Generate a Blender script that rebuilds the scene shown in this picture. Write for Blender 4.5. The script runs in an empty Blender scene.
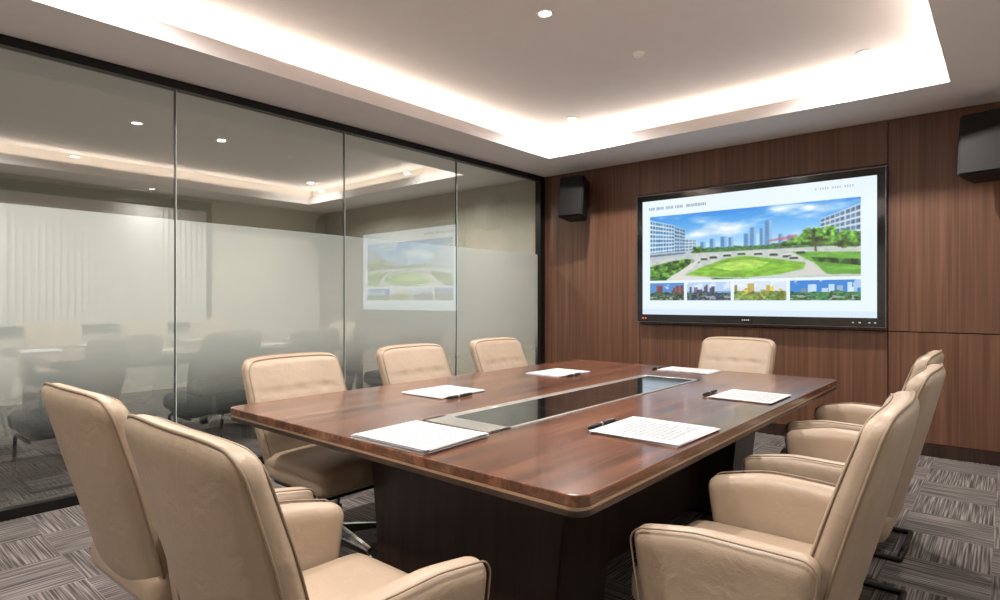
import bpy, bmesh, math, random
import numpy as np
from mathutils import Vector, Matrix
random.seed(4)
scene = bpy.context.scene
COL = scene.collection
CEIL, TRAY = 2.75, 3.0
XL, XR, YB, YF = -4.34, 0.55, 5.84, -1.7
try:
    scene.view_settings.view_transform = 'Standard'
    scene.view_settings.look = 'None'
    scene.view_settings.exposure = 0.0
except Exception:
    pass

# ------------------------------------------------------------ materials
def s2l(c):
    return tuple((x/12.92 if x <= .04045 else ((x+.055)/1.055)**2.4) for x in c)
def rgb(r, g, b):
    return s2l((r/255., g/255., b/255.)) + (1.,)
def newmat(name):
    m = bpy.data.materials.new(name); m.use_nodes = True
    nt = m.node_tree
    return m, nt, nt.nodes, nt.links, nt.nodes.get('Principled BSDF')
def N(nodes, t, **kw):
    n = nodes.new(t)
    for k, v in kw.items():
        setattr(n, k, v)
    return n
def ramp(nodes, stops):
    r = nodes.new('ShaderNodeValToRGB')
    els = r.color_ramp.elements
    while len(els) < len(stops): els.new(.5)
    for e, (p, c) in zip(els, stops):
        e.position = p; e.color = c
    return r
def pmat(name, col, rough=.5, metal=0., var=.06, scale=8., bump=0., bscale=200., coat=0., spec=.5, crease=0.):
    m, nt, n, l, b = newmat(name)
    tc = N(n, 'ShaderNodeTexCoord')
    no = N(n, 'ShaderNodeTexNoise'); no.inputs['Scale'].default_value = scale; no.inputs['Detail'].default_value = 3
    l.new(tc.outputs['Object'], no.inputs['Vector'])
    c0 = tuple(max(0, x*(1-var)) for x in col[:3])+(1,); c1 = tuple(min(1, x*(1+var)) for x in col[:3])+(1,)
    r = ramp(n, [(.35, c0), (.65, c1)])
    l.new(no.outputs['Fac'], r.inputs['Fac']); l.new(r.outputs['Color'], b.inputs['Base Color'])
    b.inputs['Roughness'].default_value = rough; b.inputs['Metallic'].default_value = metal
    b.inputs['Coat Weight'].default_value = coat; b.inputs['Specular IOR Level'].default_value = spec
    b.inputs['Coat Roughness'].default_value = .12
    if bump:
        n2 = N(n, 'ShaderNodeTexNoise'); n2.inputs['Scale'].default_value = bscale; n2.inputs['Detail'].default_value = 2
        l.new(tc.outputs['Object'], n2.inputs['Vector'])
        bu = N(n, 'ShaderNodeBump'); bu.inputs['Strength'].default_value = bump; bu.inputs['Distance'].default_value = .002
        l.new(n2.outputs['Fac'], bu.inputs['Height']); l.new(bu.outputs['Normal'], b.inputs['Normal'])
        if crease:
            n3 = N(n, 'ShaderNodeTexNoise'); n3.inputs['Scale'].default_value = 9; n3.inputs['Detail'].default_value = 3; n3.inputs['Distortion'].default_value = 1.2
            l.new(tc.outputs['Object'], n3.inputs['Vector'])
            b2 = N(n, 'ShaderNodeBump'); b2.inputs['Strength'].default_value = crease; b2.inputs['Distance'].default_value = .012
            l.new(n3.outputs['Fac'], b2.inputs['Height']); l.new(b2.outputs['Normal'], bu.inputs['Normal'])
    return m
def emat(name, col, strength):
    m, nt, n, l, b = newmat(name)
    b.inputs['Base Color'].default_value = col
    b.inputs['Emission Color'].default_value = col; b.inputs['Emission Strength'].default_value = strength
    return m
def wood(name, c_dark, c_mid, c_light, scl, rough=.4, coat=0., wscale=1.0, spec=.5):
    m, nt, n, l, b = newmat(name)
    tc = N(n, 'ShaderNodeTexCoord'); mp = N(n, 'ShaderNodeMapping'); mp.inputs['Scale'].default_value = scl
    l.new(tc.outputs['Object'], mp.inputs['Vector'])
    a = N(n, 'ShaderNodeTexNoise'); a.inputs['Scale'].default_value = 1.; a.inputs['Detail'].default_value = 6; a.inputs['Roughness'].default_value = .6; a.inputs['Distortion'].default_value = .3
    l.new(mp.outputs['Vector'], a.inputs['Vector'])
    mp2 = N(n, 'ShaderNodeMapping'); mp2.inputs['Scale'].default_value = tuple(s*6 if s > 2 else s*2 for s in scl)
    l.new(tc.outputs['Object'], mp2.inputs['Vector'])
    f = N(n, 'ShaderNodeTexNoise'); f.inputs['Scale'].default_value = 1.; f.inputs['Detail'].default_value = 3
    l.new(mp2.outputs['Vector'], f.inputs['Vector'])
    mx = N(n, 'ShaderNodeMath', operation='MULTIPLY_ADD'); mx.inputs[1].default_value = .35; 
    l.new(f.outputs['Fac'], mx.inputs[0])
    sc = N(n, 'ShaderNodeMath', operation='MULTIPLY'); sc.inputs[1].default_value = .65; l.new(a.outputs['Fac'], sc.inputs[0])
    l.new(sc.outputs[0], mx.inputs[2])
    r = ramp(n, [(.36, c_dark), (.5, c_mid), (.64, c_light)])
    l.new(mx.outputs[0], r.inputs['Fac']); l.new(r.outputs['Color'], b.inputs['Base Color'])
    b.inputs['Roughness'].default_value = rough; b.inputs['Coat Weight'].default_value = coat
    b.inputs['Coat Roughness'].default_value = .10; b.inputs['Specular IOR Level'].default_value = spec
    bu = N(n, 'ShaderNodeBump'); bu.inputs['Strength'].default_value = .08; bu.inputs['Distance'].default_value = .001
    l.new(f.outputs['Fac'], bu.inputs['Height']); l.new(bu.outputs['Normal'], b.inputs['Normal'])
    return m

M_ceil = pmat('ceiling_paint', rgb(222, 217, 217), .9, var=.01)
M_cove = pmat('cove_paint', rgb(222, 215, 208), .9, var=.01)
M_cream = pmat('cream_paint', rgb(202, 197, 184), .85, var=.02)
M_wall = wood('wall_walnut_veneer', rgb(80, 52, 38), rgb(98, 66, 49), rgb(115, 79, 60), (38, 38, .7), .42)
M_wdark = pmat('panel_gap', rgb(24, 16, 13), .8)
M_table = wood('table_walnut', rgb(58, 33, 23), rgb(92, 56, 40), rgb(126, 82, 60), (13, .8, 13), .24, coat=.35)
M_base = wood('table_base_wood', rgb(34, 21, 17), rgb(47, 30, 24), rgb(60, 40, 32), (20, 20, 1.0), .38, coat=.1)
M_trimmetal = pmat('champagne_metal', rgb(190, 165, 142), .35, .6)
M_silver = pmat('brushed_aluminium', rgb(200, 198, 194), .3, .9)
M_chrome = pmat('chrome', rgb(215, 215, 215), .12, 1., var=.01)
M_black = pmat('black_metal', rgb(22, 22, 24), .4, .3)
M_blackgl = pmat('black_glass', rgb(14, 15, 16), .06, 0., coat=.5)
M_spk = pmat('speaker_black', rgb(13, 13, 14), .6, bump=.3, bscale=400, spec=.3)
M_leather = pmat('beige_leather', rgb(164, 145, 126), .42, var=.035, scale=5, bump=.25, bscale=260, crease=.35)
M_pipe = pmat('leather_piping', rgb(136, 118, 100), .5)
M_btn = pmat('leather_button', rgb(118, 98, 80), .5)
M_blind = pmat('blind_fabric', rgb(214, 214, 212), .8)
M_frame = pmat('glazing_frame_black', rgb(20, 20, 20), .4, .4)
M_darkfab = pmat('charcoal_fabric', rgb(42, 44, 48), .8)

def carpet():
    m, nt, n, l, b = newmat('striped_carpet_tile')
    tc = N(n, 'ShaderNodeTexCoord')
    def stripes(sc):
        mp = N(n, 'ShaderNodeMapping'); mp.inputs['Scale'].default_value = sc
        l.new(tc.outputs['Object'], mp.inputs['Vector'])
        a = N(n, 'ShaderNodeTexNoise'); a.inputs['Scale'].default_value = 1; a.inputs['Detail'].default_value = 1.0
        l.new(mp.outputs['Vector'], a.inputs['Vector']); return a
    a = stripes((130, 2.5, 1)); c = stripes((2.5, 130, 1))
    ch = N(n, 'ShaderNodeTexChecker'); ch.inputs['Scale'].default_value = 2.6
    ch.inputs['Color1'].default_value = (0, 0, 0, 1); ch.inputs['Color2'].default_value = (1, 1, 1, 1)
    off = N(n, 'ShaderNodeMapping'); off.inputs['Location'].default_value = (.13, .11, .25)
    l.new(tc.outputs['Object'], off.inputs['Vector']); l.new(off.outputs['Vector'], ch.inputs['Vector'])
    mx = N(n, 'ShaderNodeMix', data_type='FLOAT')
    l.new(ch.outputs['Fac'], mx.inputs['Factor']); l.new(a.outputs['Fac'], mx.inputs['A']); l.new(c.outputs['Fac'], mx.inputs['B'])
    r = ramp(n, [(.34, rgb(66, 62, 61)), (.5, rgb(100, 94, 93)), (.66, rgb(140, 133, 131))])
    l.new(mx.outputs['Result'], r.inputs['Fac']); l.new(r.outputs['Color'], b.inputs['Base Color'])
    b.inputs['Roughness'].default_value = .95; b.inputs['Specular IOR Level'].default_value = .1
    fn = N(n, 'ShaderNodeTexNoise'); fn.inputs['Scale'].default_value = 350
    l.new(tc.outputs['Object'], fn.inputs['Vector'])
    bu = N(n, 'ShaderNodeBump'); bu.inputs['Strength'].default_value = .4; bu.inputs['Distance'].default_value = .004
    l.new(fn.outputs['Fac'], bu.inputs['Height']); l.new(bu.outputs['Normal'], b.inputs['Normal'])
    return m
M_carpet = carpet()

def glass_mat():
    m, nt, n, l, b = newmat('partition_glass_frosted_band')
    n.remove(b)
    out = n.get('Material Output')
    geo = N(n, 'ShaderNodeNewGeometry'); sep = N(n, 'ShaderNodeSeparateXYZ')
    l.new(geo.outputs['Position'], sep.inputs[0])
    top = N(n, 'ShaderNodeMath', operation='LESS_THAN'); top.inputs[1].default_value = 1.80; l.new(sep.outputs['Z'], top.inputs[0])
    bot = N(n, 'ShaderNodeMapRange'); bot.interpolation_type = 'SMOOTHSTEP'
    bot.inputs['From Min'].default_value = .32; bot.inputs['From Max'].default_value = 1.02
    l.new(sep.outputs['Z'], bot.inputs['Value'])
    msk = N(n, 'ShaderNodeMath', operation='MULTIPLY'); l.new(top.outputs[0], msk.inputs[0]); l.new(bot.outputs['Result'], msk.inputs[1])
    nb = N(n, 'ShaderNodeMath', operation='SUBTRACT'); nb.inputs[0].default_value = 1.; l.new(geo.outputs['Backfacing'], nb.inputs[1])
    m2 = N(n, 'ShaderNodeMath', operation='MULTIPLY'); l.new(msk.outputs[0], m2.inputs[0]); l.new(nb.outputs[0], m2.inputs[1])
    m3 = N(n, 'ShaderNodeMath', operation='MULTIPLY'); m3.inputs[1].default_value = .96; l.new(m2.outputs[0], m3.inputs[0])
    tr = N(n, 'ShaderNodeBsdfTransparent'); tr.inputs['Color'].default_value = (.90, .93, .91, 1)
    df = N(n, 'ShaderNodeBsdfDiffuse'); df.inputs['Color'].default_value = rgb(188, 196, 193)
    tl = N(n, 'ShaderNodeBsdfTranslucent'); tl.inputs['Color'].default_value = rgb(188, 196, 193)
    fr = N(n, 'ShaderNodeMixShader'); fr.inputs[0].default_value = .35; l.new(df.outputs[0], fr.inputs[1]); l.new(tl.outputs[0], fr.inputs[2])
    bs = N(n, 'ShaderNodeMixShader'); l.new(m3.outputs[0], bs.inputs[0]); l.new(tr.outputs[0], bs.inputs[1]); l.new(fr.outputs[0], bs.inputs[2])
    gl = N(n, 'ShaderNodeBsdfGlossy'); gl.inputs['Roughness'].default_value = .0; gl.inputs['Color'].default_value = (.95, .97, .95, 1)
    fz = N(n, 'ShaderNodeFresnel'); fz.inputs['IOR'].default_value = 1.5
    ma = N(n, 'ShaderNodeMath', operation='MULTIPLY_ADD'); ma.inputs[1].default_value = 1.1; ma.inputs[2].default_value = .22; ma.use_clamp = True
    l.new(fz.outputs[0], ma.inputs[0])
    mr = N(n, 'ShaderNodeMath', operation='MULTIPLY'); l.new(ma.outputs[0], mr.inputs[0]); l.new(nb.outputs[0], mr.inputs[1])
    fin = N(n, 'ShaderNodeMixShader'); l.new(mr.outputs[0], fin.inputs[0]); l.new(bs.outputs[0], fin.inputs[1]); l.new(gl.outputs[0], fin.inputs[2])
    l.new(fin.outputs[0], out.inputs['Surface'])
    return m
M_glass = glass_mat()

def paper_mat():
    m, nt, n, l, b = newmat('printed_paper')
    tc = N(n, 'ShaderNodeTexCoord'); sep = N(n, 'ShaderNodeSeparateXYZ'); l.new(tc.outputs['Object'], sep.inputs[0])
    w = N(n, 'ShaderNodeMath', operation='MULTIPLY'); w.inputs[1].default_value = 44; l.new(sep.outputs['X'], w.inputs[0])
    f = N(n, 'ShaderNodeMath', operation='FRACT'); l.new(w.outputs[0], f.inputs[0])
    ls = N(n, 'ShaderNodeMath', operation='LESS_THAN'); ls.inputs[1].default_value = .42; l.new(f.outputs[0], ls.inputs[0])
    mp = N(n, 'ShaderNodeMapping'); mp.inputs['Scale'].default_value = (44, 160, 1); l.new(tc.outputs['Object'], mp.inputs['Vector'])
    no = N(n, 'ShaderNodeTexNoise'); no.inputs['Scale'].default_value = 1; l.new(mp.outputs[0], no.inputs['Vector'])
    gt = N(n, 'ShaderNodeMath', operation='GREATER_THAN'); gt.inputs[1].default_value = .43; l.new(no.outputs['Fac'], gt.inputs[0])
    inx = N(n, 'ShaderNodeMath', operation='ABSOLUTE'); l.new(sep.outputs['X'], inx.inputs[0])
    iny = N(n, 'ShaderNodeMath', operation='ABSOLUTE'); l.new(sep.outputs['Y'], iny.inputs[0])
    lx = N(n, 'ShaderNodeMath', operation='LESS_THAN'); lx.inputs[1].default_value = .125; l.new(inx.outputs[0], lx.inputs[0])
    ly = N(n, 'ShaderNodeMath', operation='LESS_THAN'); ly.inputs[1].default_value = .13; l.new(iny.outputs[0], ly.inputs[0])
    cur = ls
    for o in (gt, lx, ly):
        k = N(n, 'ShaderNodeMath', operation='MULTIPLY'); l.new(cur.outputs[0], k.inputs[0]); l.new(o.outputs[0], k.inputs[1]); cur = k
    r = ramp(n, [(0, rgb(192, 191, 194)), (1, rgb(120, 119, 125))]); l.new(cur.outputs[0], r.inputs['Fac'])
    l.new(r.outputs['Color'], b.inputs['Base Color']); b.inputs['Roughness'].default_value = .7
    return m
M_paper = paper_mat()

# ------------------------------------------------------------ mesh helpers
def link(o, parent=None):
    COL.objects.link(o)
    if parent is not None: o.parent = parent
    return o
def empty(name, loc=(0, 0, 0), rz=0):
    e = bpy.data.objects.new(name, None); e.empty_display_size = .1
    e.location = loc; e.rotation_euler = (0, 0, rz); COL.objects.link(e); return e
def bm_obj(name, bm, mat, parent=None, smooth=False, loc=None):
    bmesh.ops.recalc_face_normals(bm, faces=bm.faces)
    me = bpy.data.meshes.new(name); bm.to_mesh(me); bm.free()
    if mat: me.materials.append(mat)
    if smooth:
        for p in me.polygons: p.use_smooth = True
    o = bpy.data.objects.new(name, me)
    if loc: o.location = loc
    return link(o, parent)
def box(name, x0, x1, y0, y1, z0, z1, mat, parent=None, bev=0., seg=2):
    bm = bmesh.new(); bmesh.ops.create_cube(bm, size=1)
    cx, cy, cz = (x0+x1)/2, (y0+y1)/2, (z0+z1)/2
    for v in bm.verts:
        v.co = Vector((v.co.x*(x1-x0), v.co.y*(y1-y0), v.co.z*(z1-z0)))
    if bev: bmesh.ops.bevel(bm, geom=bm.edges[:], offset=bev, segments=seg, affect='EDGES', profile=.5)
    return bm_obj(name, bm, mat, parent, loc=(cx, cy, cz))
def prism(name, pts, z0, z1, mat, parent=None, bev=0.):
    bm = bmesh.new()
    vs = [bm.verts.new((p[0], p[1], z0)) for p in pts]
    f = bm.faces.new(vs)
    r = bmesh.ops.extrude_face_region(bm, geom=[f])
    for g in r['geom']:
        if isinstance(g, bmesh.types.BMVert): g.co.z = z1
    if bev:
        es = [e for e in bm.edges if abs(e.verts[0].co.z-e.verts[1].co.z) < 1e-6]
        bmesh.ops.bevel(bm, geom=es, offset=bev, segments=3, affect='EDGES', profile=.5)
    return bm_obj(name, bm, mat, parent)
def rrect(x0, x1, y0, y1, r, seg=8):
    pts = []
    for (cx, cy, a0) in ((x1-r, y1-r, 0), (x0+r, y1-r, 90), (x0+r, y0+r, 180), (x1-r, y0+r, 270)):
        for i in range(seg+1):
            a = math.radians(a0+90*i/seg); pts.append((cx+r*math.cos(a), cy+r*math.sin(a)))
    return pts
def rbox_mesh(name, size, r, mat, deform=None, n=16):
    bm = bmesh.new(); bmesh.ops.create_cube(bm, size=2)
    bmesh.ops.subdivide_edges(bm, edges=bm.edges[:], cuts=n-1, use_grid_fill=True)
    h = Vector(size)/2
    for v in bm.verts:
        p = Vector([math.sin(math.pi/2*c)*hh for c, hh in zip(v.co, h)])
        q = Vector([max(-(hh-r), min(hh-r, c)) for c, hh in zip(p, h)])
        d = p-q
        if d.length > 1e-9: p = q+d.normalized()*r
        v.co = Vector(deform(p)) if deform else p
    bmesh.ops.recalc_face_normals(bm, faces=bm.faces)
    me = bpy.data.meshes.new(name); bm.to_mesh(me); bm.free(); me.materials.append(mat)
    for p in me.polygons: p.use_smooth = True
    return me
def tube_mesh(name, paths, rad, mat, res=8, cyc=False):
    bm = bmesh.new()
    for pts in paths:
        pts = [Vector(p) for p in pts]; k = len(pts); rings = []
        up = None
        for i, p in enumerate(pts):
            if cyc: t = (pts[(i+1) % k]-pts[i-1])
            else: t = pts[min(i+1, k-1)]-pts[max(i-1, 0)]
            t.normalize()
            if up is None:
                up = Vector((0, 0, 1)) if abs(t.z) < .9 else Vector((1, 0, 0))
            up = (up-t*up.dot(t)).normalized(); sd = t.cross(up)
            rings.append([bm.verts.new(p+rad*(math.cos(a)*up+math.sin(a)*sd)) for a in [2*math.pi*j/res for j in range(res)]])
        rng = range(k) if cyc else range(k-1)
        for i in rng:
            A, B = rings[i], rings[(i+1) % k]
            for j in range(res):
                bm.faces.new((A[j], A[(j+1) % res], B[(j+1) % res], B[j]))
        if not cyc:
            bm.faces.new(rings[0]); bm.faces.new(rings[-1][::-1])
    bmesh.ops.recalc_face_normals(bm, faces=bm.faces)
    me = bpy.data.meshes.new(name); bm.to_mesh(me); bm.free(); me.materials.append(mat)
    for p in me.polygons: p.use_smooth = True
    return me
def fillet(pts, r, seg=6):
    pts = [Vector(p) for p in pts]; out = [pts[0]]
    for i in range(1, len(pts)-1):
        a, b, c = pts[i-1], pts[i], pts[i+1]
        d1 = (a-b); d2 = (c-b); rr = min(r, d1.length*.48, d2.length*.48)
        p0 = b+d1.normalized()*rr; p1 = b+d2.normalized()*rr
        for j in range(seg+1):
            t = j/seg; out.append(p0*(1-t)**2+b*2*t*(1-t)+p1*t*t)
    out.append(pts[-1]); return out
def cyl(name, r1, r2, z0, z1, mat, parent=None, loc=(0, 0, 0), seg=32, smooth=True):
    bm = bmesh.new()
    bmesh.ops.create_cone(bm, cap_ends=True, segments=seg, radius1=r1, radius2=r2, depth=z1-z0, matrix=Matrix.Translation((0, 0, (z0+z1)/2)))
    return bm_obj(name, bm, mat, parent, loc=loc)

# ------------------------------------------------------------ room shell
T = .12
XA = -9.0   # far side of adjacent space
box('floor', XA, XR+T, YF-T, YB+T, -.1, 0, M_carpet)
bf = box('wall_back', XL-.03, XR+T, YB+.03, YB+.03+T, 0, 3.3, M_wdark)
box('wall_right', XR, XR+T, YF-T, YB+.03, 0, 3.3, M_cream)
box('wall_front', XL, XR, YF-T, YF, 0, 3.3, M_cream)
box('wall_corridor_end', XA, XL-.04, YB-.02, YB+.1, 0, 2.9, M_cream)
box('wall_corridor_far', XA-T, XA, YF-T, YB+.1, 0, 2.9, M_cream)
box('wall_corridor_front', XA, XL-.1, YF-T, YF, 0, 2.9, M_cream)
box('ceiling_corridor', XA, XL-.06, YF, YB-.02, CEIL, CEIL+.1, M_ceil)

g = .004
pi = 0
def panel(x0, x1, z0, z1):
    global pi
    pi += 1
    o = box('wood_panel_%d' % pi, x0+g, x1-g, YB, YB+.03, z0+g, z1-g, M_wall)
    o.parent = bf; o.location = Vector(o.location)-Vector(bf.location)
panel(XL, -3.03, .10, CEIL)
panel(-3.03, -.77, .10, .99); panel(-3.03, -.77, .99, 2.38); panel(-3.03, -.77, 2.38, CEIL)
panel(-.77, XR, .10, .99); panel(-.77, XR, .99, CEIL)
box('baseboard_back', XL, XR, YB-.012, YB+.03, 0, .10, M_base)
box('baseboard_right', XR-.012, XR, YF, YB-.012, 0, .1, M_base)

tx0, tx1, ty0, ty1 = -3.72, -.30, -.9, 5.12
L = .16
ce = empty('ceiling')
lip = .085
def cbox(n, *a, mat=M_ceil):
    return box(n, *a, mat, ce)
cbox('border_left', XL-.06, tx0, YF, YB+.03, CEIL, CEIL+lip)
cbox('border_right', tx1, XR, YF, YB+.03, CEIL, CEIL+lip)
cbox('border_back', tx0, tx1, ty1, YB+.03, CEIL, CEIL+lip)
cbox('border_front', tx0, tx1, YF, ty0, CEIL, CEIL+lip)
cbox('riser_left', tx0-L-.03, tx0-L, ty0-L, ty1+L, CEIL+lip, TRAY+.1, mat=M_cove)
cbox('riser_right', tx1+L, tx1+L+.03, ty0-L, ty1+L, CEIL+lip, TRAY+.1, mat=M_cove)
cbox('riser_back', tx0-L, tx1+L, ty1+L, ty1+L+.03, CEIL+lip, TRAY+.1, mat=M_cove)
cbox('riser_front', tx0-L, tx1+L, ty0-L-.03, ty0-L, CEIL+lip, TRAY+.1, mat=M_cove)
cbox('tray_ceiling', tx0-L, tx1+L, ty0-L, ty1+L, TRAY, TRAY+.1)
for nm, a in (('fin_left', (tx0, tx0+.012, ty0, ty1)), ('fin_right', (tx1-.012, tx1, ty0, ty1)),
              ('fin_back', (tx0, tx1, ty1-.012, ty1)), ('fin_front', (tx0, tx1, ty0, ty0+.012))):
    cbox(nm, a[0], a[1], a[2], a[3], CEIL-.001, CEIL+lip+.02)

WARM = (1., .85, .70)
def area(name, loc, rot, sx, sy, power, col, spread=180, shape='RECTANGLE'):
    ld = bpy.data.lights.new(name, 'AREA'); ld.shape = shape; ld.size = sx; ld.size_y = sy; ld.energy = power; ld.color = col
    ld.spread = math.radians(spread)
    o = bpy.data.objects.new(name, ld); o.location = loc; o.rotation_euler = rot; COL.objects.link(o); return o
zc = CEIL+lip+.012
PW = 4.3  # W per metre
LX, LY = tx1-tx0+.12, ty1-ty0+.12
TI = math.radians(18)
cx_, cy_ = (tx0+tx1)/2, (ty0+ty1)/2
area('cove_light', (tx0-.07, cy_, zc), (0, math.pi+TI, 0), .03, LY, PW*LY, WARM)
area('cove_light', (tx1+.07, cy_, zc), (0, math.pi-TI, 0), .03, LY, PW*LY, WARM)
area('cove_light', (cx_, ty1+.07, zc), (math.pi+TI, 0, 0), LX, .03, PW*LX, WARM)
area('cove_light', (cx_, ty0-.07, zc), (math.pi-TI, 0, 0), LX, .03, PW*LX, WARM)

M_lamp = emat('downlight_lens', (1, .95, .88, 1), 14)
M_white = pmat('white_plastic', rgb(235, 233, 230), .5)
def ring_mesh(bm, r0, r1, z0, z1, seg=32):
    v = []
    for i in range(seg):
        a = 2*math.pi*i/seg; c, s = math.cos(a), math.sin(a)
        v.append([bm.verts.new((r*c, r*s, z)) for r, z in ((r0, z1), (r0+.004, z0), (r1-.004, z0), (r1, z1))])
    for i in range(seg):
        A, B = v[i], v[(i+1) % seg]
        for j in range(3): bm.faces.new((A[j], A[j+1], B[j+1], B[j]))
def downlight(x, y, z, power):
    e = empty('recessed_downlight', (x, y, z))
    bm = bmesh.new(); ring_mesh(bm, .036, .056, -.008, 0)
    bm_obj('trim_ring', bm, M_white, e, True)
    cyl('lens', .038, .038, -.004, .0, M_lamp, e)
    a = area('downlight_lamp', (0, 0, -.012), (0, 0, 0), .07, .07, power, (1., .94, .87), 160, 'DISK'); a.parent = e
for x, y in ((-3.2, 4.78), (-.78, 4.85), (-2.15, 2.92), (-3.2, 1.0), (-.9, 1.1), (-2.1, -.5)):
    downlight(x, y, TRAY, 42)
for x, y in ((.1, 3.0),(.1, .6)):
    downlight(x, y, CEIL, 14)
for x, y in ((-5.4, 4.6), (-7.2, 4.6), (-5.6, 1.8), (-7.4, 1.8)):
    downlight(x, y, CEIL, 45)
e = empty('smoke_detector', (-2.0, 3.83, TRAY)); cyl('body', .03, .045, -.02, 0, M_white, e); cyl('sensor', .014, .02, -.03, -.02, M_white, e)

# glass partition
gp = empty('glass_partition', (XL, 0, 0))
ys = [-1.66, -1.09, .27, 1.63, 2.99, 4.35, 5.74]
def gb(n, *a, mat=M_frame, bev=0): return box(n, *a, mat, gp, bev)
gb('head_rail', -.04, .035, YF, YB, CEIL-.06, CEIL-.002)
gb('sill_rail', -.04, .035, YF, YB, 0.001, .06)
gb('jamb_back', -.04, .04, YB-.09, YB-.002, .06, CEIL-.06)
gb('jamb_front', -.04, .04, YF, YF+.05, .06, CEIL-.06)
M_joint = pmat('joint_silicone', rgb(60, 66, 63), .3)
M_edge = pmat('glass_edge_polished', rgb(185, 200, 192), .2)
for i in range(len(ys)-1):
    gb('pane_%d' % (i+1), -.006, .006, ys[i]+.005, ys[i+1]-.005, .06, CEIL-.06, mat=M_glass)
    if i:
        gb('joint_%d' % i, -.008, .008, ys[i]-.008, ys[i]+.002, .06, CEIL-.06, mat=M_joint)
        gb('edge_%d' % i, -.008, .008, ys[i]+.002, ys[i]+.007, .06, CEIL-.06, mat=M_edge)

# window with blinds on right wall
w = empty('window_1', (XR, 0, 0))
def wb(n, *a, mat=M_frame): return box(n, *a, mat, w)
wy0, wy1, wz0, wz1 = .2, 3.9, .9, 2.6
M_pane = pmat('window_night_glass', rgb(60, 68, 78), .08)
wb('pane', -.012, -.004, wy0, wy1, wz0, wz1, mat=M_pane)
wb('frame_top', -.05, 0, wy0-.06, wy1+.06, wz1, wz1+.12); wb('frame_bottom', -.05, 0, wy0-.06, wy1+.06, wz0-.06, wz0)
for k, y in enumerate((wy0-.03, 1.42, 2.7, wy1+.03)): wb('mullion_%d' % k, -.05, 0, y-.035, y+.035, wz0, wz1)
bm = bmesh.new()
def slat(y):
    m4 = Matrix.Translation((-.075, y, (wz0+wz1)/2)) @ Matrix.Rotation(math.radians(25), 4, 'Z') @ Matrix.Diagonal((.003, .085, wz1-wz0-.06, 1))
    bmesh.ops.create_cube(bm, size=1, matrix=m4)
y = 1.5
while y < 3.85: slat(y); y += .075
bm_obj('vertical_blind', bm, M_blind, w)

# ------------------------------------------------------------ TV
tv = empty('presentation_display', (-1.895, YB, 1.685))
TW, TH, TD = 2.24, 1.32, .09
hw, hh = TW/2, TH/2
box('housing', -hw, hw, -TD+.015, -.002, -hh, hh, M_black, tv, .006)
bz = .06
for nm, a in (('bezel_top', (-hw, hw, hh-bz, hh)), ('bezel_bottom', (-hw, hw, -hh, -hh+.075)),
              ('bezel_left', (-hw, -hw+bz, -hh+.075, hh-bz)), ('bezel_right', (hw-bz, hw, -hh+.075, hh-bz))):
    box(nm, a[0], a[1], -TD, -TD+.02, a[2], a[3], M_blackgl, tv, .003)
M_rim = pmat('display_rim', rgb(120, 130, 150), .3, .8)
for nm, a in (('rim_top', (-hw-.004, hw+.004, hh, hh+.004)), ('rim_bottom', (-hw-.004, hw+.004, -hh-.004, -hh)),
              ('rim_left', (-hw-.004, -hw, -hh, hh)), ('rim_right', (hw, hw+.004, -hh, hh))):
    box(nm, a[0], a[1], -TD, -.002, a[2], a[3], M_rim, tv)
M_dot = emat('indicator_print', rgb(170, 170, 175), .3)
for i, x in enumerate((-.03, -.012, .006, .024)):
    box('logo_mark_%d' % i, x, x+.012, -TD-.001, -TD, -hh+.03, -hh+.042, M_dot, tv)
for i, x in enumerate((-1.06, -1.03, .88, .93, 1.0, 1.04)):
    box('button_%d' % i, x, x+.014, -TD-.001, -TD, -hh+.03, -hh+.04, emat('led', (1, .15, .1, 1), .8) if i < 2 else M_dot, tv)

W_, H_ = 560, 320
U, V = np.meshgrid(np.linspace(0, 1, W_), np.linspace(0, 1, H_))
img = np.zeros((H_, W_, 3)); img[:] = (226/255, 240/255, 252/255)
def noise(sx, sy, oct=4, seed=0):
    r = np.random.RandomState(seed); out = np.zeros_like(U); amp = 1; tot = 0
    for o in range(oct):
        gx, gy = int(sx*2**o)+2, int(sy*2**o)+2
        G = r.rand(gy, gx); x = U*(gx-1.001); yv = V*(gy-1.001); i = x.astype(int); j = yv.astype(int); fx = x-i; fy = yv-j
        fx = fx*fx*(3-2*fx); fy = fy*fy*(3-2*fy)
        out += amp*((G[j, i]*(1-fx)+G[j, i+1]*fx)*(1-fy)+(G[j+1, i]*(1-fx)+G[j+1, i+1]*fx)*fy); tot += amp; amp *= .5
    return out/tot
def poly(pts):
    ins = np.zeros(U.shape, bool); k = len(pts)
    for i in range(k):
        x0, y0 = pts[i]; x1, y1 = pts[(i+1) % k]
        if y0 == y1: continue
        c = ((y0 > V) != (y1 > V)) & (U < (x1-x0)*(V-y0)/(y1-y0)+x0)
        ins ^= c
    return ins
def C(r, g_, b): return np.array([r, g_, b])/255.
def fill(m, c, a=1.):
    img[m] = img[m]*(1-a)+c*a
def P(pts, c, a=1.): fill(poly(pts), c, a)
mx0, mx1, my0, my1 = .04, .945, .14, .705
def q(x, y): return (mx0+(mx1-mx0)*x, my0+(my1-my0)*y)
main = (U > mx0) & (U < mx1) & (V > my0) & (V < my1)
a = (U-mx0)/(mx1-mx0); bb = (V-my0)/(my1-my0)
t_ = np.clip(bb/.55, 0, 1)
sky = np.stack([.16+.58*t_**1.1, .54+.34*t_, .88+.10*t_], -1)
img[main] = np.clip(sky, 0, 1)[main]
cn = noise(4, 10, 6, 2)*.65+noise(10, 18, 5, 12)*.35
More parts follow.
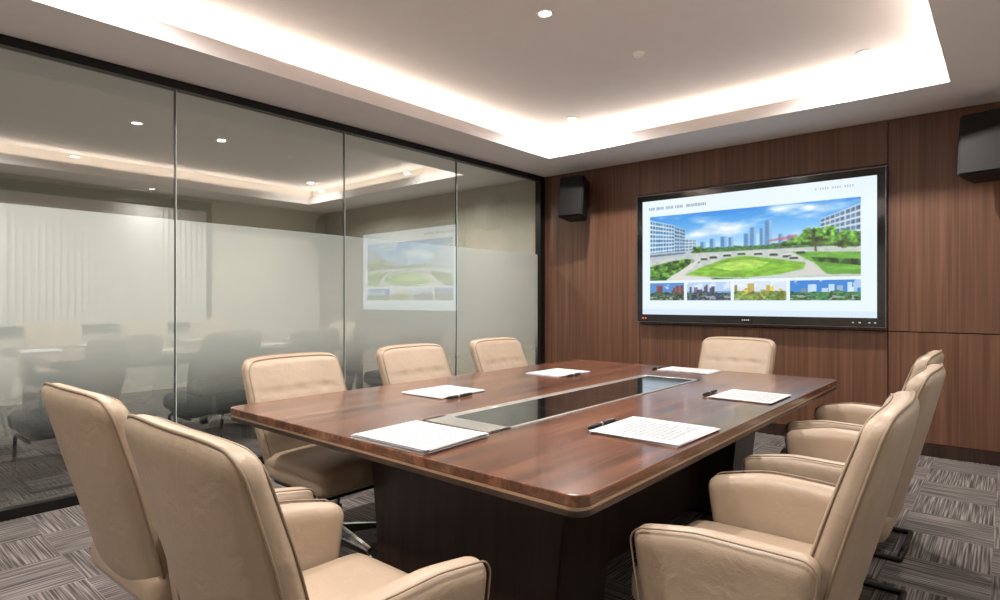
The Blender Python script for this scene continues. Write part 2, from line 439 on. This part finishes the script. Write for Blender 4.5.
cl = np.clip((cn+.26*np.exp(-((a-.42)/.28)**2-((bb-.30-.15*(a-.4))/.18)**2)+.14*np.exp(-((a-.8)/.18)**2-((bb-.12)/.10)**2)-.52)*4., 0, 1)**1.2*main*(bb < .6)
sh = .86+.14*np.clip(noise(14, 26, 4, 6)*1.7, 0, 1)
img = img*(1-cl[..., None])+(np.array([.97, .985, 1.])*sh[..., None])*cl[..., None]
gm = main & (bb > .56)
img[gm] = (C(192, 200, 196)*(.88+.24*noise(50, 70, 4, 33))[..., None])[gm]
tr = main & (bb > .50+.05*noise(26, 2, 3, 5)) & (bb < .6)
img[tr] = (C(70, 120, 70)*(.5+.9*noise(110, 90, 2, 31))[..., None])[tr]
rs = np.random.RandomState(3)
for x, wd, h in ((.28, .03, .44), (.33, .03, .40), (.385, .035, .38), (.425, .025, .40), (.50, .035, .36), (.53, .03, .28), (.60, .03, .20), (.575, .025, .3), (.66, .025, .40), (.70, .03, .42)):
    P([q(x, h), q(x+wd, h), q(x+wd, .54), q(x, .54)], C(90, 145, 195)); P([q(x+wd*.6, h), q(x+wd, h), q(x+wd, .54), q(x+wd*.6, .54)], C(140, 185, 220))
    for k in range(7):
        yy = h+.02+k*.03
        if yy < .5: P([q(x+.003, yy), q(x+wd*.55, yy), q(x+wd*.55, yy+.012), q(x+.003, yy+.012)], C(60, 112, 170), .7)
P([q(.62, .47), q(.74, .42), q(.76, .47), q(.6, .50)], C(190, 95, 105), .7)
def bld(x0, t0, b0, x1, t1, b1, nx, ny, cw, cg):
    P([q(x0, t0), q(x1, t1), q(x1, b1), q(x0, b0)], cw)
    for j in range(ny):
        for i in range(nx):
            u0, u1 = (i+.12)/nx, (i+.9)/nx; v0, v1 = (j+.2)/ny, (j+.85)/ny
            def pt(u, v):
                x = x0+(x1-x0)*u; t = t0+(t1-t0)*u; b_ = b0+(b1-b0)*u; return q(x, t+(b_-t)*v)
            P([pt(u0, v0), pt(u1, v0), pt(u1, v1), pt(u0, v1)], np.clip(cg+.16*(rs.rand()-.5), 0, 1))
bld(0, .05, .62, .14, .16, .58, 9, 8, C(214, 228, 240), C(62, 120, 168))
bld(.14, .17, .58, .20, .24, .57, 4, 7, C(185, 205, 222), C(65, 110, 150))
bld(.20, .38, .57, .26, .40, .56, 3, 4, C(210, 220, 228), C(95, 135, 165))
bld(.84, .24, .56, 1.0, .08, .58, 8, 6, C(200, 212, 222), C(75, 115, 152))
P([q(0, .57), q(.24, .555), q(.22, .63), q(0, .68)], C(180, 190, 202)); P([q(0, .60), q(.20, .58), q(.20, .60), q(0, .63)], C(90, 108, 128))
def foliage(m, c, seed):
    nn = noise(70, 50, 4, seed); k = (-.15+1.8*nn)[..., None]; img[m] = np.clip(c*k, 0, 1)[m]
for cx, cy, rx, ry in ((.80, .46, .05, .11), (.86, .47, .06, .13), (.75, .51, .04, .07), (.93, .51, .06, .11), (.27, .54, .03, .035), (.98, .52, .05, .1), (.70, .54, .03, .04)):
    m = main & ((((a-cx)/rx)**2+((bb-cy)/ry)**2+1.6*(noise(60, 40, 3, 8)-.5)) < 1); foliage(m, C(115, 185, 66), 9)
    img[m] *= (1-.35*np.clip((bb-cy+.02)/ry, 0, 1))[m][:, None]
P([q(.815, .52), q(.822, .52), q(.826, .66), q(.818, .66)], C(80, 66, 45))
def lawn(pts, c, seed): 
    m = poly(pts) & main; k = (.72+.52*noise(30, 70, 5, seed))[..., None]; img[m] = np.clip(c*k, 0, 1)[m]
lawn([q(.30, .80), q(.42, .70), q(.50, .67), q(.60, .71), q(.78, .80), q(.77, .88), q(.66, .95), q(.5, .98), q(.34, .96), q(.20, .92)], C(130, 186, 58), 61)
lawn([q(.34, .82), q(.44, .74), q(.52, .72), q(.62, .78), q(.56, .86), q(.44, .88)], C(172, 214, 92), 62)
lawn([q(.72, .65), q(1, .69), q(1, .97), q(.86, .96), q(.81, .80)], C(104, 168, 58), 63)
foliage(poly([q(0, .78), q(.1, .72), q(.2, .68), q(.25, .70), q(.19, .84), q(.12, .93), q(0, 1.)]), C(96, 156, 56), 64)
foliage(poly([q(.80, .73), q(1, .78), q(1, .86), q(.82, .79)]), C(60, 115, 48), 65)
foliage(poly([q(0, .93), q(.2, .95), q(.45, .99), q(.6, 1.), q(0, 1.)]), C(76, 140, 50), 66)
for x, yv in ((.28, .68), (.33, .66), (.40, .64), (.55, .64), (.62, .66), (.68, .69), (.47, .63), (.74, .65), (.24, .72), (.71, .72)):
    P([q(x, yv), q(x+.035, yv), q(x+.04, yv+.03), q(x, yv+.03)], C(50, 62, 60))
    P([q(x-.004, yv-.012), q(x+.037, yv-.012), q(x+.037, yv), q(x-.004, yv)], C(225, 228, 225))
P([q(.10, .98), q(.27, .69), q(.29, .69), q(.19, .93), q(.34, .975), q(.34, 1), q(.1, 1)], C(214, 214, 208))
P([q(.79, .79), q(.81, .79), q(.87, .97), q(.66, .985), q(.76, .93)], C(206, 206, 200))
ty0_, ty1_ = .725, .875
cols = [(C(80, 140, 205), C(150, 85, 80), C(40, 60, 50)), (C(110, 160, 215), C(105, 95, 120), C(45, 52, 80)), (C(180, 200, 215), C(185, 165, 75), C(105, 120, 50)), (C(50, 130, 210), C(170, 190, 205), C(45, 95, 60))]
for k, (x0, x1) in enumerate(((.04, .215), (.23, .435), (.45, .67), (.685, .945))):
    m = (U > x0) & (U < x1) & (V > ty0_) & (V < ty1_); vv = (V-ty0_)/(ty1_-ty0_); uu = (U-x0)/(x1-x0)
    nn = noise(30, 20, 4, 20+k); c0, c1, c2 = cols[k]
    fill(m, c0)
    if k in (1, 2): fill(m & (vv < .5), C(235, 242, 250), .55)
    fill(m & (nn > .6) & (vv < .4), C(235, 240, 248), .6)
    for j in range(9):
        bx = x0+(x1-x0)*rs.rand()*.92; bwid = (x1-x0)*(.04+.09*rs.rand()); bh = .15+.35*rs.rand()
        P([(bx, ty0_+(ty1_-ty0_)*(.6-bh)), (min(x1, bx+bwid), ty0_+(ty1_-ty0_)*(.6-bh)), (min(x1, bx+bwid), ty0_+(ty1_-ty0_)*.7), (bx, ty0_+(ty1_-ty0_)*.7)], np.clip(c1*(.7+.6*rs.rand()), 0, 1), .9)
    fg = m & (vv > .55+.25*(noise(40, 20, 3, 40+k)-.5)); img[fg] = np.clip(c2*(.4+1.5*noise(80, 60, 3, 90+k))[..., None], 0, 1)[fg]
    fill(m & (vv > .6) & (noise(90, 60, 3, 50+k) > .58), C(90, 140, 75), .7)
    fill(m & (vv > .75) & (noise(60, 80, 2, 70+k) > .66), C(190, 190, 192), .7)
bl = img.copy()
for _ in range(2):
    bl = (bl+np.roll(bl, 1, 0)+np.roll(bl, -1, 0)+np.roll(bl, 1, 1)+np.roll(bl, -1, 1))/5
inner = (U > mx0+.005) & (U < mx1-.005) & (V > my0+.008) & (V < my1-.008)
img[inner] = bl[inner]
x = .035
for k in range(36):
    wch = .008
    if k not in (4, 10, 16, 22, 23): P([(x, .058), (x+wch*.7, .058), (x+wch*.7, .084), (x, .084)], C(100, 120, 148), .7)
    x += wch
x = .78
for k in range(16):
    if k not in (1, 6, 11): P([(x, .045), (x+.006, .045), (x+.006, .062), (x, .062)], C(150, 160, 175), .6)
    x += .009
P([(.0, .955), (1, .955), (1, 1), (0, 1)], C(204, 222, 238), .6)
img = np.clip(img, 0, 1)
lin = np.where(img <= .04045, img/12.92, ((img+.055)/1.055)**2.4)
sx0, sx1, sz0, sz1 = -hw+bz, hw-bz, -hh+.075, hh-bz
co = np.stack([sx0+U*(sx1-sx0), np.full_like(U, -TD+.006), sz1-V*(sz1-sz0)], -1).reshape(-1, 3)
idx = np.arange(W_*H_).reshape(H_, W_)
faces = np.stack([idx[1:, :-1], idx[1:, 1:], idx[:-1, 1:], idx[:-1, :-1]], -1).reshape(-1, 4)
me = bpy.data.meshes.new('screen'); me.from_pydata(co.tolist(), [], faces.tolist())
at = me.color_attributes.new('slide', 'FLOAT_COLOR', 'POINT')
at.data.foreach_set('color', np.concatenate([lin.reshape(-1, 3), np.ones((W_*H_, 1))], 1).ravel())
m, nt, n, l, b = newmat('display_slide')
ca = N(n, 'ShaderNodeAttribute'); ca.attribute_name = 'slide'
l.new(ca.outputs['Color'], b.inputs['Emission Color']); b.inputs['Emission Strength'].default_value = 1.05
b.inputs['Base Color'].default_value = (.02, .02, .02, 1); b.inputs['Roughness'].default_value = .3
me.materials.append(m); so = bpy.data.objects.new('screen', me); link(so, tv)

# ------------------------------------------------------------ speakers
def speaker(x, y, z, rz, tilt):
    e = empty('wall_speaker', (x, y, z), rz)
    body = empty('cabinet', (0, 0, 0)); body.parent = e; body.rotation_euler = (tilt, 0, 0)
    bm = bmesh.new(); bmesh.ops.create_cube(bm, size=1)
    for v in bm.verts:
        v.co = Vector((v.co.x*(.30 if v.co.y < 0 else .22), v.co.y*.24, v.co.z*.46))
    bmesh.ops.bevel(bm, geom=bm.edges[:], offset=.012, segments=2, affect='EDGES')
    bm_obj('enclosure', bm, M_spk, body)
    box('grille', -.135, .135, -.128, -.118, -.215, .215, M_spk, body, .004)
    for zz, r in ((-.08, .095), (.12, .045)):
        bm = bmesh.new(); ring_mesh(bm, r-.015, r, -.006, 0)
        o = bm_obj('driver_ring', bm, M_spk, body, True); o.rotation_euler = (-math.pi/2, 0, 0); o.location = (0, -.128, zz)
        o.scale = (1, 1, -1)
    d = YB-y
    me = tube_mesh('bracket_arm', [fillet([(0, .08, .05), (0, d-.02, .05)], .01)], .016, M_black); link(bpy.data.objects.new('bracket_arm', me), e)
    box('bracket_plate', -.05, .05, d-.02, d-.001, -.06, .16, M_black, e, .003)
    box('u_bracket', -.02, .02, .06, .11, .0, .28, M_black, e, .003)
speaker(-3.69, 5.58, 2.38, math.radians(8), math.radians(-8))
speaker(-.12, 5.56, 2.36, math.radians(-12), math.radians(-8))

# ------------------------------------------------------------ table
tb = empty('conference_table')
X0, X1, Y0, Y1 = -2.78, -.82, 1.27, 4.22
prism('table_top', rrect(X0, X1, Y0, Y1, .05), .717, .75, M_table, tb, .004)
prism('edge_inlay', rrect(X0+.004, X1-.004, Y0+.004, Y1-.004, .05), .708, .717, M_trimmetal, tb)
prism('edge_lower', rrect(X0+.002, X1-.002, Y0+.002, Y1-.002, .05), .690, .708, M_base, tb, .003)
prism('sub_top', rrect(X0+.10, X1-.10, Y0+.10, Y1-.10, .05), .655, .690, M_base, tb)
def tap(name, x0, x1, y0, y1, z0, z1, tx, ty, mat):
    bm = bmesh.new(); bmesh.ops.create_cube(bm, size=1)
    for v in bm.verts:
        top = v.co.z > 0
        sx = (x1-x0)+(0 if top else tx); sy = (y1-y0)+(0 if top else ty)
        v.co = Vector((v.co.x*sx, v.co.y*sy, v.co.z*(z1-z0)))
    bmesh.ops.bevel(bm, geom=bm.edges[:], offset=.006, segments=2, affect='EDGES')
    return bm_obj(name, bm, mat, tb, loc=((x0+x1)/2, (y0+y1)/2, (z0+z1)/2))
tap('pedestal_near', -2.27, -1.15, 1.70, 2.05, .03, .655, -.14, .0, M_base)
tap('pedestal_far', -2.27, -1.15, 3.40, 3.75, .03, .655, -.14, .0, M_base)
tap('pedestal_beam', -2.0, -1.38, 2.05, 3.40, .06, .655, 0, 0, M_base)
box('plinth_near', -2.17, -1.24, 1.70, 2.05, .0, .03, M_black, tb); box('plinth_far', -2.17, -1.24, 3.40, 3.75, .0, .03, M_black, tb)
gx0, gx1, gy0, gy1 = -1.85, -1.47, 1.66, 3.62
for nm, a in (('trough_frame_left', (gx0, gx0+.018, gy0, gy1)), ('trough_frame_right', (gx1-.018, gx1, gy0, gy1)), ('trough_frame_far', (gx0, gx1, gy1-.03, gy1)), ('trough_frame_near', (gx0, gx1, gy0, gy0+.12)), ('trough_frame_inner', (gx0+.018, gx0+.05, gy0, gy1))):
    box(nm, *a, .748, .7535 if 'inner' not in nm else .7525, M_silver, tb, .001)
box('trough_glass', gx0+.05, gx1-.018, gy0+.12, gy1-.03, .748, .7525, M_blackgl, tb)
for i, y in enumerate((2.2, 2.66, 3.1)):
    box('trough_joint_%d' % i, gx0+.05, gx1-.018, y, y+.003, .7525, .7528, M_black, tb)

def paper(x, y, rz, wx=.34, wy=.34, k=3):
    e = empty('paper_document', (x, y, .7505), rz)
    for i in range(k):
        dx, dy = random.uniform(-.008, .008), random.uniform(-.008, .008)
        o = box('sheet_%d' % i, -wx/2, wx/2, -wy/2, wy/2, i*.0025, i*.0025+.0018, M_paper, e)
        o.location.x += dx; o.location.y += dy
        o.rotation_euler = (0, 0, random.uniform(-.03, .03))
def pen(x, y, rz, z=.7585, s=1.15):
    e = empty('ballpoint_pen', (x, y, z), rz)
    prof = [(-.075, .0015), (-.065, .004), (-.055, .0065), (.05, .0065), (.052, .0055), (.07, .0055), (.074, .003)]
    bm = bmesh.new(); seg = 14; rings = []
    for px, r in prof: rings.append([bm.verts.new((s*px, s*r*math.cos(2*math.pi*j/seg), s*r*math.sin(2*math.pi*j/seg))) for j in range(seg)])
    for A, B in zip(rings, rings[1:]):
        for j in range(seg): bm.faces.new((A[j], A[(j+1) % seg], B[(j+1) % seg], B[j]))
    bm.faces.new(rings[0]); bm.faces.new(rings[-1])
    bm_obj('barrel', bm, M_black, e, True)
    box('clip', .02*s, .068*s, -.0015, .0015, .0075, .0095, M_silver, e); 
    me = tube_mesh('collar', [[(-.01, 0, 0), (0, 0, 0)]], .0069*s, M_silver, 14); link(bpy.data.objects.new('collar', me), e)
paper(-1.62, 1.44, .05, .37, .31, 7)
paper(-2.33, 2.24, 0.02, .30, .34)
paper(-2.35, 3.34, -.02, .28, .36)
paper(-1.72, 4.04, .0, .36, .24)
paper(-1.02, 3.16, .0, .30, .34)
paper(-1.02, 2.09, .0, .35, .36, 4)
pen(-1.225, 2.04, math.pi/2, s=1.4, z=.7600); pen(-1.205, 3.10, math.pi/2, s=1.3, z=.7595); pen(-2.135, 2.16, math.pi/2, s=1.3, z=.7595); pen(-2.175, 3.27, math.pi/2); pen(-1.94, 4.0, math.pi/2)

# ------------------------------------------------------------ chairs
BT = .10
def back_def(tuft):
    BW, BH, LEAN, ZC, YO = (.57, .57, .20, .665, -.24) if tuft else (.56, .61, .155, .69, -.225)
    def f(p):
        x, y, z = p.x, p.y, p.z
        s = z/BH+.5; xn = x/(BW/2)
        pil = max(0, 1-xn*xn)*max(0, 1-(2*s-1)**2)
        if y > 0: y += .022*pil
        else: y -= .012*pil
        if tuft and p.y > BT*.3:
            for zs in (.68,):
                y -= .010*math.exp(-((s-zs)/.012)**2)*(1-xn**4)
            for xb in (-.5, 0, .5):
                y -= .009*math.exp(-((s-.68)/.025)**2-((xn-xb)/.07)**2)
        y *= 1-.25*s
        x *= .86+.14*min(1, s*1.6) - .02*max(0, s-.6)
        z -= .02*abs(xn)**4*max(0, s)
        y += .025*xn*xn
        y += -LEAN*s-.02*s*s+.01
        return (x, y+YO, z+ZC)
    return f, BW, BH
def outline(f, BW, BH, yy, inset=.0):
    w2, h2, r = BW/2-inset, BH/2-inset, .05
    pts = rrect(-w2, w2, -h2, h2, r, 10); out = []
    for i in range(len(pts)):
        a, b = pts[i], pts[(i+1) % len(pts)]
        d = math.hypot(a[0]-b[0], a[1]-b[1]); k = max(1, int(d/.03))
        for j in range(k): out.append((a[0]+(b[0]-a[0])*j/k, a[1]+(b[1]-a[1])*j/k))
    return [f(Vector((x, yy, z))) for x, z in out]
def seat_def(p):
    x, y, z = p
    if z > 0: z += .018*max(0, 1-(x/.25)**2)*max(0, 1-(y/.27)**2)
    if y > .15: z -= .6*(y-.15)**2
    return (x, y, z+.415)
def arm_def(side):
    def f(p):
        x, y, z = p
        s = (z+.15)/.30
        yn = (y+.24)/.48
        if s > .3: z += (.018*math.sin(math.pi*min(1, max(0, yn)))-.02*max(0, yn-.6)/.4)*s + .02*max(0, .35-yn)*s
        y *= .82+.18*s
        x += side*.02*s*math.sin(math.pi*min(1, max(0, yn)))
        return (x+side*.295, y-.015, z+.485)
    return f
def star_base():
    bm = bmesh.new()
    def cone(r1, r2, z0, z1, x=0, y=0, seg=20):
        bmesh.ops.create_cone(bm, cap_ends=True, segments=seg, radius1=r1, radius2=r2, depth=z1-z0, matrix=Matrix.Translation((x, y, (z0+z1)/2)))
    cone(.045, .036, .055, .115); cone(.026, .026, .115, .22); cone(.018, .018, .22, .33); cone(.07, .08, .315, .33)
    for k in range(5):
        an = math.radians(90+72*k); c, s = math.cos(an), math.sin(an)
        prev = None
        for r, hwid, zt, zb in ((.03, .024, .112, .065), (.12, .020, .098, .064), (.22, .015, .080, .056), (.275, .012, .068, .050)):
            ring = [bm.verts.new((c*r-s*o, s*r+c*o, z)) for o, z in ((-hwid, zb), (hwid, zb), (hwid*.6, zt), (-hwid*.6, zt))]
            if prev:
                for j in range(4): bm.faces.new((prev[j], prev[(j+1) % 4], ring[(j+1) % 4], ring[j]))
            else: bm.faces.new(ring)
            prev = ring
        bm.faces.new(prev[::-1])
        cone(.008, .008, .02, .056, c*.26, s*.26, 10); cone(.020, .018, .0, .022, c*.26, s*.26, 16)
    bmesh.ops.recalc_face_normals(bm, faces=bm.faces)
    me = bpy.data.meshes.new('star_base'); bm.to_mesh(me); bm.free(); me.materials.append(M_chrome); return me
def build_data(arms, fabric=M_leather, pipe=M_pipe, metal=None):
    d = []
    f, BW, BH = back_def(not arms)
    d.append(('backrest', rbox_mesh('backrest', (BW, BT, BH), .045, fabric, f, 48 if not arms else 22)))
    d.append(('backrest_piping', tube_mesh('backrest_piping', [outline(f, BW, BH, -.022)], .004, pipe, 8, True)))
    d.append(('backrest_piping_front', tube_mesh('backrest_piping_front', [outline(f, BW, BH, .040, .012)], .0028, pipe, 8, True)))
    d.append(('seat', rbox_mesh('seat', (.52, .54, .13), .05, fabric, seat_def, 18)))
    d.append(('seat_shell', rbox_mesh('seat_shell', (.44, .46, .04), .015, M_black, lambda p: (p.x, p.y, p.z+.345), 8)))
    if arms:
        for sd, nm in ((-1, 'armrest_left'), (1, 'armrest_right')):
            fa = arm_def(sd)
            d.append((nm, rbox_mesh(nm, (.09, .48, .30), .042, fabric, fa, 20)))
            pts = rrect(-.24, .24, -.15, .15, .045, 8); op = []
            for i in range(len(pts)):
                a_, b_ = pts[i], pts[(i+1) % len(pts)]; k = max(1, int(math.hypot(a_[0]-b_[0], a_[1]-b_[1])/.03))
                for j in range(k): op.append(fa(Vector((sd*.036, a_[0]+(b_[0]-a_[0])*j/k, a_[1]+(b_[1]-a_[1])*j/k))))
            d.append((nm+'_piping', tube_mesh(nm+'_piping', [op], .0025, pipe, 8, True)))
    else:
        bm = bmesh.new()
        for xb in (-.5, 0, .5):
            p = f(Vector((xb*BW/2, BT/2, .18*BH))); bmesh.ops.create_uvsphere(bm, u_segments=10, v_segments=8, radius=.007, matrix=Matrix.Translation(p) @ Matrix.Diagonal((1, .5, 1, 1)))
        me = bpy.data.meshes.new('buttons'); bm.to_mesh(me); bm.free(); me.materials.append(M_btn); d.append(('buttons', me))
    if not arms and metal is None:
        d.append(('star_base', star_base())); return d
    fr = []
    for sx in (-.22, .22):
        fr.append(fillet([(sx, -.20, .318), (sx, .20, .318), (sx, .26, .013), (sx, -.27, .013)], .06))
    fr.append([(-.22, -.265, .013), (.22, -.265, .013)])
    fr.append([(-.22, .0, .318), (.22, .0, .318)])
    d.append(('cantilever_frame', tube_mesh('cantilever_frame', fr, .0125, metal or M_black, 10)))
    return d
chair_data = {'conference_armchair': build_data(True), 'conference_chair': build_data(False), 'visitor_chair': build_data(False, M_darkfab, M_black, M_black)}
def chair(x, y, face_deg, kind):
    e = empty(kind, (x, y, 0), math.radians(face_deg))
    for nm, me in chair_data[kind]:
        o = bpy.data.objects.new(nm, me); link(o, e)
chair(-1.295, .865, 0, 'conference_armchair'); chair(-2.09, .88, 2, 'conference_armchair')
for x, y in ((-2.59, 1.74), (-2.63, 2.63), (-2.65, 3.51)): chair(x, y, -90, 'conference_chair')
for x, y, r in ((-.595, 1.83, 92), (-.605, 2.79, 90), (-.665, 3.60, 90)): chair(x, y, r, 'conference_armchair')
chair(-1.645, 4.40, 180, 'conference_chair')

# adjacent room furniture (seen through the glass)
for y in (1.15, 2.15, 3.15, 4.15): chair(-5.05, y, 90, 'visitor_chair')
ot = empty('office_table')
box('top', -6.3, -5.22, .6, 4.6, .72, .75, M_darkfab, ot, .004)
for i, (x, y) in enumerate(((-6.2, .7), (-5.3, .7), (-6.2, 2.6), (-5.3, 2.6), (-6.2, 4.5), (-5.3, 4.5))):
    box('leg_%d' % i, x-.03, x+.03, y-.03, y+.03, 0, .72, M_black, ot, .003)

# ------------------------------------------------------------ camera
cd = bpy.data.cameras.new('camera'); cd.sensor_width = 36; cd.lens = 21.35; cd.clip_start = .05
cam = bpy.data.objects.new('camera', cd); cam.location = (0, 0, 1.25); cam.rotation_euler = (math.pi/2, 0, math.radians(40.7))
COL.objects.link(cam); scene.camera = cam
wd = bpy.data.worlds.new('world'); scene.world = wd; wd.use_nodes = True
wd.node_tree.nodes['Background'].inputs[0].default_value = (.8, .85, 1, 1); wd.node_tree.nodes['Background'].inputs[1].default_value = .3
